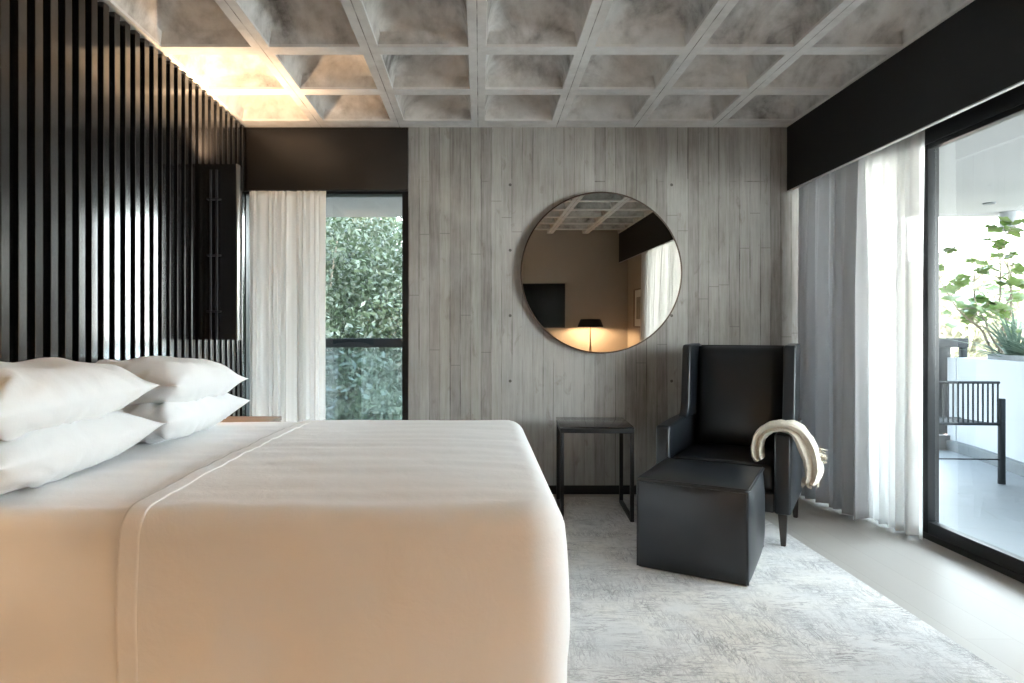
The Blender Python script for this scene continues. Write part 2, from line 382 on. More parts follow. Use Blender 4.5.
# ---- coffered ceiling
def ceiling():
    V = []; Fc = []
    def quadgrid(fn, nu, nv):
        b = len(V)
        for i in range(nu + 1):
            for j in range(nv + 1): V.append(fn(i / nu, j / nv))
        for i in range(nu):
            for j in range(nv):
                a = b + i * (nv + 1) + j; Fc.append((a, a + 1, a + nv + 2, a + nv + 1))
    P = .586; hw = .048; hl = .047
    xs = [-.015 + P * k for k in range(-3, 5)]; ys = [4.622 - P * k for k in range(0, 11)]
    N = 14
    for i in range(len(xs) - 1):
        for j in range(len(ys) - 1):
            x0, x1 = xs[i], xs[i + 1]; y1, y0 = ys[j], ys[j + 1]
            cx, cy = (x0 + x1) / 2, (y0 + y1) / 2; hx = P / 2 - hw; hy = P / 2 - hl
            # rib underside, mitred
            o = [(x0, y0), (x1, y0), (x1, y1), (x0, y1)]; r = [(cx - hx, cy - hy), (cx + hx, cy - hy), (cx + hx, cy + hy), (cx - hx, cy + hy)]
            b = len(V); V.extend([(*q, ZR) for q in o]); V.extend([(*q, ZR) for q in r])
            for k in range(4): Fc.append((b + k, b + (k + 1) % 4, b + 4 + (k + 1) % 4, b + 4 + k))
            s = .93
            def dome(u, v):
                q = max(0, 1 - abs(u) ** 2.2) * max(0, 1 - abs(v) ** 2.2)
                return ZR + .075 + .20 * q ** .85
            # drafted walls, four sides
            for side in range(4):
                def wall(a, b_, side=side):
                    w = a * 2 - 1
                    u, v = [(w, -1), (1, w), (-w, 1), (-1, -w)][side]
                    zt = dome(u, v)
                    if b_ < .2:
                        k = b_ / .2; f = 1 - .012 * k; z = ZR + .022 * k
                    else:
                        k = (b_ - .2) / .8
                        f = .988 + (s - .988) * k; z = ZR + .022 + (zt - ZR - .022) * k
                    return (cx + u * hx * f, cy + v * hy * f, z)
                quadgrid(wall, N, 8)
            sn = lambda a: math.sin((2 * a - 1) * math.pi / 2)
            quadgrid(lambda a, b_: (cx + sn(a) * hx * s, cy + sn(b_) * hy * s, dome(sn(a), sn(b_))), N + 4, N + 4)
    # edge beams
    for (a, b_, c, d) in ((-1.86, xs[0] + .0, YR - .1, 4.75), (-1.86, 2.9, ys[0], 4.75)):
        q = len(V); V.extend([(a, c, ZR), (b_, c, ZR), (b_, d, ZR), (a, d, ZR)]); Fc.append((q, q + 1, q + 2, q + 3))
    o = raw('ceiling', V, Fc, M_coffer, recalc=True)
    smooth(o.data, 32); return o
struct(ceiling(), 'raw concrete coffered waffle ceiling', 'ceiling')

# ---- left window (window_1)
w = thing('window_1', (-1.1, YB + .12, 0), 'tall glazed window in the back wall beside the bed', 'window', kind='structure')
def wbox(name, a, mat, par, ox, oy, oz=0, bev=.002):
    return box(name, (a[0] - ox, a[1] - ox, a[2] - oy, a[3] - oy, a[4] - oz, a[5] - oz), mat, par, bev)
bm = bmesh.new()
for a in ((-.585, -.537, YB + .02, YB + .09, .0, ZV), (-1.80, -1.76, YB + .02, YB + .09, 0, ZV), (-1.76, -.585, YB + .02, YB + .09, 0, .06), (-1.76, -.585, YB + .02, YB + .09, ZV - .02, ZV)):
    bx(bm, a[0] + 1.1, a[1] + 1.1, a[2] - YB - .12, a[3] - YB - .12, a[4], a[5])
obj('window_frame', bm, M_black, w)
wbox('pane', (-1.76, -.585, YB + .05, YB + .056, .06, ZV - .02), M_glass, w, -1.1, YB + .12, bev=0)
struct(box('sill_floor', (-1.86, -.537, 4.80, 4.95, -.06, 0), M_curb), 'dark threshold of the left window', 'floor')

# ---- sliding door (door_1)
d = thing('door_1', (XD, 2.5, 0), 'black framed sliding glass door opening to the balcony', 'door', kind='structure')
def db(name, a, mat, bev=.003): return wbox(name, a, mat, d, XD, 2.5, bev=bev)
bm = bmesh.new()
bx(bm, 0, .12, .30 - 2.5, YB - 2.5, 2.30, 2.43, .003); bx(bm, 0, .12, .30 - 2.5, YB - 2.5, 0, .035, .003)
bx(bm, 0, .12, YB - .06 - 2.5, YB - 2.5, .035, 2.30, .003); bx(bm, 0, .12, .30 - 2.5, .36 - 2.5, .035, 2.30, .003)
obj('outer_frame', bm, M_black, d)
for (ya, yb, xo) in ((1.60, 3.73, 0.005), (3.72, YB - .06, .062), (.36, 1.67, .062)):
    bm = bmesh.new(); st = .065
    bx(bm, xo, xo + .05, ya - 2.5, ya + st - 2.5, .035, 2.30, .003); bx(bm, xo, xo + .05, yb - st - 2.5, yb - 2.5, .035, 2.30, .003)
    bx(bm, xo, xo + .05, ya + st - 2.5, yb - st - 2.5, .035, .105, .003); bx(bm, xo, xo + .05, ya + st - 2.5, yb - st - 2.5, 2.27, 2.30, .003)
    s_ = obj('door_panel', bm, M_black, d)
    box('pane', (xo + .022, xo + .028, ya + st - 2.5, yb - st - 2.5, .10, 2.28), M_glass, s_)

# ------------------------------------------------------------------ curtains
def curtain(name, p0, p1, z0, z1, nf, amp, mat, label, cat='curtain', seed=0, flare=0.0, gather=.35, hem=0.0, pleat=0.0, tail=None, group=None):
    p0 = Vector(p0); p1 = Vector(p1); L = (p1 - p0).length; dr = (p1 - p0).normalized(); nr = Vector((-dr.y, dr.x))
    rg = random.Random(seed); ph = [rg.uniform(0, 6.28) for _ in range(6)]
    U = nf * 14; Vn = 46; V = []; Fc = []
    org = (p0 + p1) / 2
    for j in range(Vn + 1):
        t = j / Vn; z = z1 + (z0 - z1) * t
        for i in range(U + 1):
            s = i / U
            warp = s + .25 / nf * math.sin(2 * math.pi * s * 2.3 + ph[0]) + .18 / nf * math.sin(2 * math.pi * s * 5.1 + ph[1] + t * .7)
            a = amp * (gather + (1 - gather) * min(1, t * 2.2)) * (1 + .35 * math.sin(9 * s + ph[2]))
            off = a * math.sin(2 * math.pi * nf * warp + .5 * math.sin(t * 2.1 + ph[3]) * s)
            off += a * .28 * math.sin(2 * math.pi * nf * 2.3 * warp + ph[4] + t)
            if pleat and t < .05: off += pleat * abs(math.sin(2 * math.pi * nf * 1.0 * warp)) * (1 - t / .05)
            ss = (s - .5) * (1 + flare * t) + .5
            if tail: ss += tail * max(0, t - .25) ** 1.5 * s
            q = p0 + dr * (ss * L) + nr * off
            zz = z
            if hem and t > .93: zz += hem * math.sin(7 * s * nf + ph[5]) * (t - .93) / .07
            V.append((q.x - org.x, q.y - org.y, zz))
    for j in range(Vn):
        for i in range(U):
            a = j * (U + 1) + i; Fc.append((a, a + 1, a + U + 2, a + U + 1))
    o = raw(name, V, Fc, mat, sm=True); o.location = (org.x, org.y, 0)
    md = o.modifiers.new('thick', 'SOLIDIFY'); md.thickness = .0015
    return tag(o, label, cat, group)
curtain('curtain', (-1.715, YB - .055), (-1.14, YB - .055), .012, ZV - .012, 11, .026, M_sheer2, 'pale ivory curtain gathered at the left of the back window', seed=3, pleat=.01)
curtain('curtain', (2.385, YB - .04), (2.415, 3.98), .02, 2.69, 7, .045, M_drape, 'grey opaque drape hanging in the corner behind the armchair', seed=5, hem=.004)
curtain('curtain', (2.47, 4.25), (2.555, 3.60), .014, 2.69, 8, .026, M_sheer, 'bright white sheer curtain beside the sliding door frame', seed=9, hem=.006)
curtain('curtain', (2.38, 2.05), (2.38, .12), .015, 2.69, 17, .045, M_sheer, 'long white curtain seen only in the round mirror', seed=12)

# ------------------------------------------------------------------ bed
HW = .95; YC = 2.67; XF = .238; HB = .70
def outline(x0, hw, xf, Rc, nside=70, narc=14, nfoot=60):
    pts = []
    for i in range(nside): x = x0 + (xf - Rc - x0) * i / nside; pts.append((Vector((x, YC - hw)), Vector((0, -1)), Vector((min(x, xf - hw), YC))))
    for i in range(narc):
        a = -math.pi / 2 + math.pi / 2 * i / narc; n = Vector((math.cos(a), math.sin(a)))
        pts.append((Vector((xf - Rc, YC - hw + Rc)) + n * Rc, n, None))
    for i in range(nfoot): pts.append((Vector((xf, YC - hw + Rc + (2 * hw - 2 * Rc) * i / nfoot)), Vector((1, 0)), None))
    for i in range(narc):
        a = math.pi / 2 * i / narc; n = Vector((math.cos(a), math.sin(a)))
        pts.append((Vector((xf - Rc, YC + hw - Rc)) + n * Rc, n, None))
    for i in range(nside + 1): x = xf - Rc + (x0 - xf + Rc) * i / nside; pts.append((Vector((x, YC + hw)), Vector((0, 1)), Vector((min(x, xf - hw), YC))))
    return [(p, n, s if s is not None else Vector((min(p.x, xf - hw), YC))) for p, n, s in pts]
def drape(name, x0, H, r, zb, extra, mat, xf=XF, hw=HW, seed=0, wr=.004, fold=.012, flare=.015, Rc=.12, parent=None, x1=None):
    ol = outline(x0, hw, xf, Rc) if x1 is None else None
    if x1 is not None:   # only a strip x0..x1: two sides, no foot
        ol = []
        k = 7
        for i in range(k + 1): x = x0 + (x1 - x0) * i / k; ol.append((Vector((x, YC - hw)), Vector((0, -1)), Vector((x, YC))))
        strips = [ol, [(Vector((p.x, YC + hw)), Vector((0, 1)), s) for p, n, s in ol][::-1]]
    else: strips = [ol]
    V = []; Fc = []
    for st in strips:
        b0 = len(V); arc = 0; prev = None; NR = 34; NA = 8; ND = 26
        rows = NR + NA + ND + 1
        for p, n, s in st:
            if prev is not None: arc += (p - prev).length
            prev = p
            pin = p - n * r
            for k in range(rows):
                if k <= NR:
                    t = k / NR; q = s.lerp(pin, t); z = H + .012 * (1 - t ** 3)
                    wv = wr * (noise.noise(Vector((q.x * 2.2, q.y * 4.5, seed))) + .5 * noise.noise(Vector((q.x * 7, q.y * 9, seed + 3))))
                    # long soft creases running from the pillows
                    wv += wr * 1.1 * noise.noise(Vector((q.x * 1.3, q.y * 13, seed + 9)))
                    V.append((q.x, q.y, z + wv + extra))
                elif k <= NR + NA:
                    a = (k - NR) / NA * math.pi / 2; q = pin + n * (r * math.sin(a))
                    w2 = wr * noise.noise(Vector((q.x * 2.2, q.y * 4.5, seed))) * (1 - (k - NR) / NA)
                    q = q + n * extra * math.sin(a)
                    V.append((q.x, q.y, H - r + r * math.cos(a) + extra * math.cos(a) + w2))
                else:
                    t = (k - NR - NA) / ND; z = (H - r) + (zb - H + r) * t
                    f = fold * t ** .8 * (math.sin(arc * 9 + seed + 1.5 * t + 3 * noise.noise(Vector((p.x * 2, p.y * 2, seed)))) * .6 + 1.2 * noise.noise(Vector((p.x * 3 + t, p.y * 3 - t, seed + z))))
                    f += .004 * noise.noise(Vector((p.x * 9 + 3 * t, p.y * 9, z * 5)))
                    bulge = .012 * math.sin(math.pi * min(1, t * 1.6))
                    q = p + n * (extra + bulge + flare * t + f)
                    V.append((q.x, q.y, z))
        m = len(st)
        for i in range(m - 1):
            for k in range(rows - 1):
                a = b0 + i * rows + k; Fc.append((a, a + rows, a + rows + 1, a + 1))
    bm = bmesh.new(); vs = [bm.verts.new(v) for v in V]
    for f in Fc:
        try: bm.faces.new([vs[i] for i in f])
        except Exception: pass
    bmesh.ops.remove_doubles(bm, verts=bm.verts, dist=2e-4)
    org = Vector((-.75, YC, 0)) if parent is None else Vector((0, 0, 0))
    if parent is None: bmesh.ops.translate(bm, vec=-org, verts=bm.verts)
    else: bmesh.ops.translate(bm, vec=-Vector(parent.location), verts=bm.verts)
    me = bpy.data.meshes.new(name); bmesh.ops.recalc_face_normals(bm, faces=bm.faces); bm.to_mesh(me); bm.free()
    up = sum(p.normal.z * p.area for p in me.polygons)
    if up < 0: me.flip_normals()
    smooth(me); o = link(name, me, mat, parent); o.location = (0, 0, 0) if parent else org
    md = o.modifiers.new('thick', 'SOLIDIFY'); md.thickness = .006; md.offset = -1
    return o
b = thing('bed', (-.75, YC, 0), 'king size bed with its head against the black slatted wall', 'bed')
ox, oy = -.75, YC
box('bed_base', (-1.735 - ox, XF - .09 - ox, -HW + .09, HW - .09, .11, .36), M_black, b, .01)
box('mattress', (-1.735 - ox, XF - .07 - ox, -HW + .07, HW - .07, .36, HB - .035), M_sheet, b, .05, 4)
for sx in (-1.6 - ox, XF - .2 - ox):
    for sy in (-.75, .75): box('leg', (sx - .03, sx + .03, sy - .03, sy + .03, .0105 if sx > -.5 else .001, .11), M_black, b, .004)
tag(drape('bed_sheet', -1.73, HB, .07, .05, 0.0, M_sheet, seed=2, hw=HW - .012, xf=XF - .03), 'white fitted sheet and blanket showing between pillows and duvet', 'bed sheet')
du = drape('duvet', -.975, HB, .075, .03, .010, M_linen, seed=5, wr=.005)
tag(du, 'white duvet spread over the lower two thirds of the bed', 'duvet')
drape('hem', -.982, HB, .075, .028, .0115, M_linen, seed=5, wr=.005, parent=du, x1=-.925)
# ---- pillows
def pillow(seed):
    n = 44; V = []; Fc = []; a, b_, h = .24, .45, .112
    for sgn in (1, -1):
        b0 = len(V)
        for i in range(n + 1):
            for j in range(n + 1):
                u = math.sin((2 * i / n - 1) * math.pi / 2); v = math.sin((2 * j / n - 1) * math.pi / 2)
                x = a * u * (1 - .13 * (1 - v * v) * u * u); y = b_ * v * (1 - .07 * (1 - u * u) * v * v)
                th = (max(0, 1 - abs(u) ** 2.6) ** .62) * (max(0, 1 - abs(v) ** 3.4) ** .7)
                z = sgn * h * th
                cr = th * (1 - th) * 3
                an = math.atan2(v * b_, u * a)
                z += sgn * (.020 * noise.noise(Vector((u * 2.2, v * 3.5, seed))) * th + .045 * cr * math.sin(an * 14 + 4 * noise.noise(Vector((u * 3, v * 3, seed + 5)))) * noise.noise(Vector((u * 2, v * 2, seed + 1))))
                z += .010 * (abs(u * v)) ** 2
                V.append((x, y, z))
        for i in range(n):
            for j in range(n):
                q = b0 + i * (n + 1) + j; f = (q, q + n + 1, q + n + 2, q + 1); Fc.append(f if sgn > 0 else f[::-1])
    return raw('pillow', V, Fc, M_pillow, recalc=True, sm=True)
for (x, y, z, rx, ry, rz, lab, sd) in (
    (-1.51, 2.10, .815, 0, -2, 0, 'lower white pillow of the near stack, nearest the duvet', 1),
    (-1.51, 2.07, .985, 1, 3, 1, 'plump white pillow on top of the near stack, largest in view', 2),
    (-1.51, 3.03, .812, 0, -2, -1, 'lower white pillow of the far stack by the window', 3),
    (-1.50, 3.02, .968, -2, 3, 2, 'white pillow on top of the far stack, pointing at the curtain', 4)):
    p = pillow(sd * 7.3); p.location = (x, y, z); p.rotation_euler = (R(rx), R(ry), R(rz)); tag(p, lab, 'pillow', 'white pillows stacked at the head of the bed')

# ---- nightstand (far side)
ns = thing('nightstand', (-1.515, 3.93, 0), 'low brown wooden nightstand between the bed and the back window', 'nightstand')
box('body', (-.20, .20, -.20, .20, .12, .63), M_walnut, ns, .004); box('top', (-.21, .21, -.22, .22, .63, .655), M_walnut, ns, .003)
dr_ = box('drawer', (.20, .212, -.18, .18, .40, .60), M_walnut, ns, .003); box('knob', (.212, .23, -.02, .02, .49, .51), M_brass, dr_, .004)
for sx in (-.17, .17):
    for sy in (-.16, .16): box('leg', (sx - .018, sx + .018, sy - .018, sy + .018, 0.001, .12), M_black, ns, .003)

# ---- sconce fins on the slatted wall
def sconce(y, name='wall_sconce', label=''):
    s = thing(name, (-1.738, y, 1.16), label, 'wall lamp')
    H_ = 1.085
    bm = bmesh.new()   # hollow tall box, open at top and bottom
    bx(bm, .0, .236, -.045, -.040, 0, H_, .001); bx(bm, .0, .236, .040, .045, 0, H_, .001)
    bx(bm, .0, .005, -.04, .04, 0, H_); bx(bm, .231, .236, -.04, .04, 0, H_)
    obj('housing', bm, M_gloss, s, sm=None)
    box('edge_strip', (.234, .243, -.047, .0, 0, H_), simple('satin_steel', (.42, .42, .40), .3, metal=1), s, .001)
    for xx in (.085, .122):
        bm = bmesh.new(); tube(bm, [(xx, -.062, .0), (xx, -.062, H_ - .04)], .007, 10); obj('rod', bm, M_black, s)
    for zz in (.17, .515, .86):
        bm = bmesh.new(); bx(bm, .062, .145, -.072, -.045, zz, zz + .010, .002); obj('clip', bm, M_black, s)
    box('bulb_holder', (.09, .13, -.02, .02, .45, .95), M_black, s, .003)
    bm = bmesh.new(); bmesh.ops.create_uvsphere(bm, u_segments=16, v_segments=10, radius=.022); bmesh.ops.translate(bm, vec=(.11, 0, .98), verts=bm.verts)
    obj('bulb', bm, emit('bulb_glow', (1, .75, .45), 12), s)
    lamp('sconce_up_light', 'SPOT', (.12, 0, H_ + .002), 32, rot=(R(180), 0, 0), parent=s, size=.03, angle=R(150))
    lamp('sconce_down_light', 'SPOT', (.12, 0, -.002), 7, rot=(0, 0, 0), parent=s, size=.03, angle=R(130))
    return s
sconce(3.93, label='tall narrow black wall lamp on the slatted wall beyond the pillows')
sconce(1.25, label='unseen black wall lamp added to warm the near side of the bed')  # second lamp, added out of view to throw warm light on the bed

# ------------------------------------------------------------------ mirror
mr = thing('round_mirror', (.90, YB - .035, 1.652), 'large round mirror with a thin bronze rim on the concrete wall', 'mirror')
mr.rotation_euler = (R(0.6), 0, 0)
def disc(name, prof, mat, par, seg=96):
    bm = bmesh.new(); lathe(bm, prof, seg)
    bmesh.ops.rotate(bm, cent=(0, 0, 0), matrix=Matrix.Rotation(R(90), 3, 'X'), verts=bm.verts)
    return obj(name, bm, mat, par, sm=30)
disc('glass', [(0, .0125), (.590, .0125), (.590, .008), (0, .008)], M_mirror, mr)
disc('rim', [(.590, -.018), (.600, -.018), (.600, .015), (.590, .015), (.590, -.018)], M_ribframe, mr)
disc('back_board', [(0, -.018), (.589, -.018), (.589, .007), (0, .007)], M_black, mr)

# ------------------------------------------------------------------ side table
st = thing('side_table', (.757, 4.22, .0105), 'square black metal side table with a glass top against the concrete wall', 'side table', R(-4))
hw_, hd, ht = .232, .235, .592; k = .012
for sy in (-1, 1): box('apron_rail', (-hw_, hw_, sy * hd - k * (sy > 0) * 2, sy * hd + k * (sy < 0) * 2, ht - .035, ht - .006), M_black, st, .001)
for sx in (-1, 1):
    bm = bmesh.new(); xa, xb = (-hw_, -hw_ + 2 * k) if sx < 0 else (hw_ - 2 * k, hw_)
    bx(bm, xa, xb, -hd + .024, hd - .024, ht - .035, ht - .006, .001); obj('side_rail', bm, M_black, st)
    box('floor_runner', (xa, xb, -hd + .024, hd - .024, 0, .022), M_black, st, .001)
    for sy in (-1, 1):
        ya, yb = (-hd, -hd + 2 * k) if sy < 0 else (hd - 2 * k, hd)
        box('leg', (xa, xb, ya, yb, 0, ht - .035), M_black, st, .001)
box('tabletop', (-hw_ - .002, hw_ + .002, -hd - .002, hd + .002, ht - .006, ht + .006), M_gloss, st, .002)

# ------------------------------------------------------------------ armchair
AC = thing('armchair', (1.395, 3.67, .0), 'black leather wing armchair with high back standing before the curtains', 'armchair', R(-32))
def slab_profile(name, poly, x0, x1, mat, par, bev=.02, seg=4):
    bm = bmesh.new(); prism(bm, poly, 'x', x0, x1, bev, seg); return obj(name, bm, mat, par, sm=50)
def arcpts(cx, cy, r, a0, a1, n=8): return [(cx + r * math.cos(R(a0 + (a1 - a0) * i / n)), cy + r * math.sin(R(a0 + (a1 - a0) * i / n))) for i in range(n + 1)]
HWc = .375
for sx in (-1, 1):
    xa, xb = (-HWc, -HWc + .085) if sx < 0 else (HWc - .085, HWc)
    # arm: from front panel to back
    arm = [(.0, .19), (.0, .615), (.012, .635), (.30, .650), (.68, .655), (.68, .19)]
    slab_profile('armrest', arm, xa, xb, M_leather, AC, .014)
    # wing: rises with a concave curve from the arm
    wing = [(.36, .645)] + [(.36 + .10 * math.sin(R(a)), .645 + .13 * (1 - math.cos(R(a)))) for a in range(10, 91, 10)] + [(.49, 1.10), (.51, 1.125), (.78, 1.135), (.795, 1.12), (.72, .645)]
    slab_profile('wing', wing, xa + (.036 if sx < 0 else -.008), xb - (-.008 if sx < 0 else .022), M_leather, AC, .012)
# backrest, reclined and cushioned
def back_cushion():
    n = 24; V = []; Fc = []; hwb = HWc - .088
    def P(u, v, front):
        z = .44 + (1.112 - .44) * v
        yb = .67 + .11 * v
        if front:
            edge = (1 - (2 * u - 1) ** 6) * (1 - (2 * v - 1) ** 10)
            y = yb - .045 - .055 * edge - .03 * math.sin(math.pi * min(1, v * 1.15)) * (1 - (2 * u - 1) ** 2)
        else: y = yb + .05
        return (-hwb + 2 * hwb * u, y, z)
    idx = {}
    for f in (0, 1):
        for i in range(n + 1):
            for j in range(n + 1):
                idx[f, i, j] = len(V); V.append(P(i / n, j / n, f))
    for i in range(n):
        for j in range(n):
            Fc.append((idx[1, i, j], idx[1, i + 1, j], idx[1, i + 1, j + 1], idx[1, i, j + 1])); Fc.append((idx[0, i, j], idx[0, i, j + 1], idx[0, i + 1, j + 1], idx[0, i + 1, j]))
    for i in range(n):
        Fc.append((idx[0, i, 0], idx[0, i + 1, 0], idx[1, i + 1, 0], idx[1, i, 0])); Fc.append((idx[0, i, n], idx[1, i, n], idx[1, i + 1, n], idx[0, i + 1, n]))
        Fc.append((idx[0, 0, i], idx[1, 0, i], idx[1, 0, i + 1], idx[0, 0, i + 1])); Fc.append((idx[0, n, i], idx[0, n, i + 1], idx[1, n, i + 1], idx[1, n, i]))
    o = raw('backrest', V, Fc, M_leather, AC, recalc=True); smooth(o.data, 50); return o
back_cushion()
box('seat_cushion', (-HWc + .088, HWc - .088, .03, .68, .30, .455), M_leather, AC, .035, 5)
box('seat_frame', (-HWc + .086, HWc - .086, .015, .68, .19, .298), M_leather, AC, .01, 3)
slab_profile('back_panel', [(.681, .20), (.725, .20), (.835, 1.10), (.82, 1.12), (.80, 1.12)], -HWc + .09, HWc - .09, M_leather, AC, .008)
for sx in (-1, 1):
    for sy, yy in ((-1, .05), (1, .67)):
        bm = bmesh.new(); t_ = bmesh.new(); bmesh.ops.create_cube(t_, size=1)
        for v in t_.verts:
            top = v.co.z > 0; w_ = .024 if top else .013
            v.co = Vector((sx * (HWc - .045 + (0 if top else .004)) + v.co.x * 2 * w_, yy + (0 if top else .015 * sy) + v.co.y * 2 * w_, .192 if top else .0105))
        bmesh.ops.bevel(t_, geom=t_.edges[:], offset=.003, segments=2, affect='EDGES')
        obj('leg', t_, M_darkwood, AC); bm.free()

# ---- throw blanket over the right arm
def throw():
    # path in (x, z), chair local, arm spans x .265...36, top z ~.645
    path = [(.212, .480), (.198, .505), (.196, .55), (.208, .605), (.236, .645), (.272, .668), (.322, .678), (.372, .674), (.408, .652), (.436, .610), (.456, .56), (.472, .50), (.482, .45), (.476, .41), (.462, .38)]
    th = [.026, .034, .036, .036, .034, .032, .032, .036, .044, .050, .052, .050, .050, .044, .034]
    V = []; Fc = []; nw = 26; y0 = .015; rings = []
    pts = []
    for i in range(len(path) - 1):
        for k in range(5):
            t = k / 5; pts.append((path[i][0] * (1 - t) + path[i + 1][0] * t, path[i][1] * (1 - t) + path[i + 1][1] * t, th[i] * (1 - t) + th[i + 1] * t))
    pts.append((*path[-1], th[-1]))
    N = len(pts)
    for i, (x, z, h) in enumerate(pts):
        a = pts[max(i - 1, 0)]; c = pts[min(i + 1, N - 1)]; d_ = Vector((c[0] - a[0], c[1] - a[1])).normalized(); nn = Vector((-d_.y, d_.x))
        wid = .15 + .03 * math.sin(i * .21) + .02 * noise.noise(Vector((i * .1, 0, 2))); cy = y0 - .03 + wid / 2 + .012 * math.sin(i * .13)
        for k in range(nw):
            an = 2 * math.pi * k / nw
            yy = cy + math.copysign(abs(math.cos(an)) ** .7, math.cos(an)) * wid / 2
            hh = math.copysign(abs(math.sin(an)) ** .7, math.sin(an)) * h * .85
            hh += .007 * math.sin(yy * 95 + i * .05) * (1 if math.sin(an) > 0 else .2) + .005 * noise.noise(Vector((yy * 30, i * .12, 1)))
            if math.cos(an) < 0: yy += .035 * math.exp(-(math.sin(an) / .28) ** 2)
            V.append((x + nn.x * hh, yy, z + nn.y * hh))
    for i in range(N - 1):
        for k in range(nw): Fc.append((i * nw + k, i * nw + (k + 1) % nw, (i + 1) * nw + (k + 1) % nw, (i + 1) * nw + k))
    Fc.append(tuple(range(nw))[::-1]); Fc.append(tuple((N - 1) * nw + k for k in range(nw)))
    o = raw('throw_blanket', V, Fc, M_knit, recalc=True, sm=60)
    bm = bmesh.new()
    rg = random.Random(4)
    for i in range(46):
        yy = .03 + rg.random() * .14; x = .465 + rg.uniform(-.035, .035); z = .390 + rg.uniform(0, .01)
        tube(bm, [(x, yy, z), (x + rg.uniform(-.006, .008), yy + rg.uniform(-.01, .006), z - .02), (x + rg.uniform(-.012, .012), yy + rg.uniform(-.012, .008), z - .04 - rg.random() * .012)], [.004, .0035, .002], 5)
    obj('fringe', bm, M_knit, o); bm = bmesh.new()
    for i in range(14):
        z = .50 + rg.random() * .06
        tube(bm, [(.505, .03 + rg.random() * .12, z), (.535 + rg.random() * .012, .03 + rg.random() * .12, z - .012)], [.005, .002], 5)
    obj('tassel', bm, M_knit, o)
    return o
tb = throw(); tb.location = AC.location; tb.rotation_euler = AC.rotation_euler
tag(tb, 'cream knitted throw with a fringe draped over the armchair arm', 'throw blanket')

# ------------------------------------------------------------------ ottoman
OT = thing('ottoman', (1.182, 3.345, .0105), 'cube shaped black leather ottoman in front of the armchair', 'ottoman', R(-30))
def ottoman():
    a, b_, h = .262, .31, .455; n = 20
    V = []; Fc = []
    def face(fn, flip=False):
        b0 = len(V)
        for i in range(n + 1):
            for j in range(n + 1): V.append(fn(2 * i / n - 1, 2 * j / n - 1))
        for i in range(n):
            for j in range(n):
                q = b0 + i * (n + 1) + j; f = (q, q + 1, q + n + 2, q + n + 1); Fc.append(f[::-1] if flip else f)
    def bulge(u, v, k): return k * (1 - u ** 4) * (1 - v ** 4)
    def side(u, v): return .008 * noise.noise(Vector((u * 2, v * 2, 3)))
    waist = lambda v: 0
    face(lambda u, v: (a * u, b_ * v, h - .006 + bulge(u, v, .020)))
    face(lambda u, v: (a * u, b_ * v, .0), True)
    face(lambda u, v: (a * u * 1, -b_ - bulge(u, v, .026) - side(u, v) * (1 - v ** 4) * (1 - u ** 4), h / 2 + h / 2 * v), True)
    face(lambda u, v: (a * u * 1, b_ + bulge(u, v, .018), h / 2 + h / 2 * v))
    face(lambda u, v: (a + bulge(u, v, .026), b_ * u, h / 2 + h / 2 * v), True)
    face(lambda u, v: (-a - bulge(u, v, .018), b_ * u, h / 2 + h / 2 * v))
    o = raw('body', V, Fc, M_leather, OT, recalc=True)
    bm = bmesh.new(); bm.from_mesh(o.data)
    es = [e for e in bm.edges if len(e.link_faces) == 2 and e.calc_face_angle(0) > R(50)]
    bmesh.ops.bevel(bm, geom=es, offset=.012, segments=3, profile=.5, affect='EDGES'); bm.to_mesh(o.data); bm.free(); smooth(o.data)
    # piping along top edge and vertical corners
    bm = bmesh.new(); e = .003
    def rr(z, inset): 
        pts = []
        r = .02
        for cx, cy, a0 in ((a - r, b_ - r, 0), (-a + r, b_ - r, 90), (-a + r, -b_ + r, 180), (a - r, -b_ + r, 270)):
            for q in range(6): an = R(a0 + q * 18); pts.append((cx + (r + inset) * math.cos(an), cy + (r + inset) * math.sin(an), z))
        pts.append(pts[0]); return pts
    tube(bm, rr(h - .012, .003), .0075, 8, False)
    for sx in (-1, 1):
        for sy in (-1, 1): tube(bm, [(sx * (a - .003), sy * (b_ - .003), .008), (sx * (a - .003), sy * (b_ - .003), h - .01)], .007, 8)
    obj('piping', bm, M_leather, OT)
ottoman()

# ------------------------------------------------------------------ rear wall things (seen in the mirror) and added lamps
tv = thing('television', (.785, YR + .002, 1.555), 'flat black television on the beige wall, seen in the mirror', 'television')
box('casing', (-.62, .62, 0.0, .045, -.365, .365), M_black, tv, .006); box('screen', (-.608, .608, .045, .048, -.35, .353), M_screen, tv, .001)
dk = thing('desk', (1.30, YR + .28, 0), 'walnut desk along the beige wall under the television, seen in the mirror', 'desk')
box('desktop', (-.85, 1.10, -.275, .25, .70, .73), M_walnut, dk, .004)
for sx in (-.80, 1.05):
    for sy in (-.24, .21): box('leg', (sx - .025, sx + .025, sy - .025, sy + .025, 0.001, .70), M_black, dk, .003)
dl = thing('table_lamp', (1.78, YR + .30, .731), 'black shaded table lamp glowing on the desk, seen in the mirror', 'lamp')
bm = bmesh.new(); lathe(bm, [(0, 0), (.085, 0), (.085, .01), (.045, .03), (.022, .08), (.012, .18), (.008, .30), (.007, .52), (0, .52)], 28); obj('base', bm, M_brass, dl)
bm = bmesh.new(); lathe(bm, [(.205, .475), (.200, .49), (.165, .585), (.150, .60), (0, .605), (0, .60), (.147, .595), (.160, .58), (.196, .485), (.205, .475)], 36); obj('lamp_shade', bm, M_shade, dl)
bm = bmesh.new(); bmesh.ops.create_uvsphere(bm, u_segments=16, v_segments=10, radius=.022); bmesh.ops.translate(bm, vec=(.0, 0, .57), verts=bm.verts); obj('bulb', bm, emit('desk_bulb', (1, .7, .38), 25), dl)
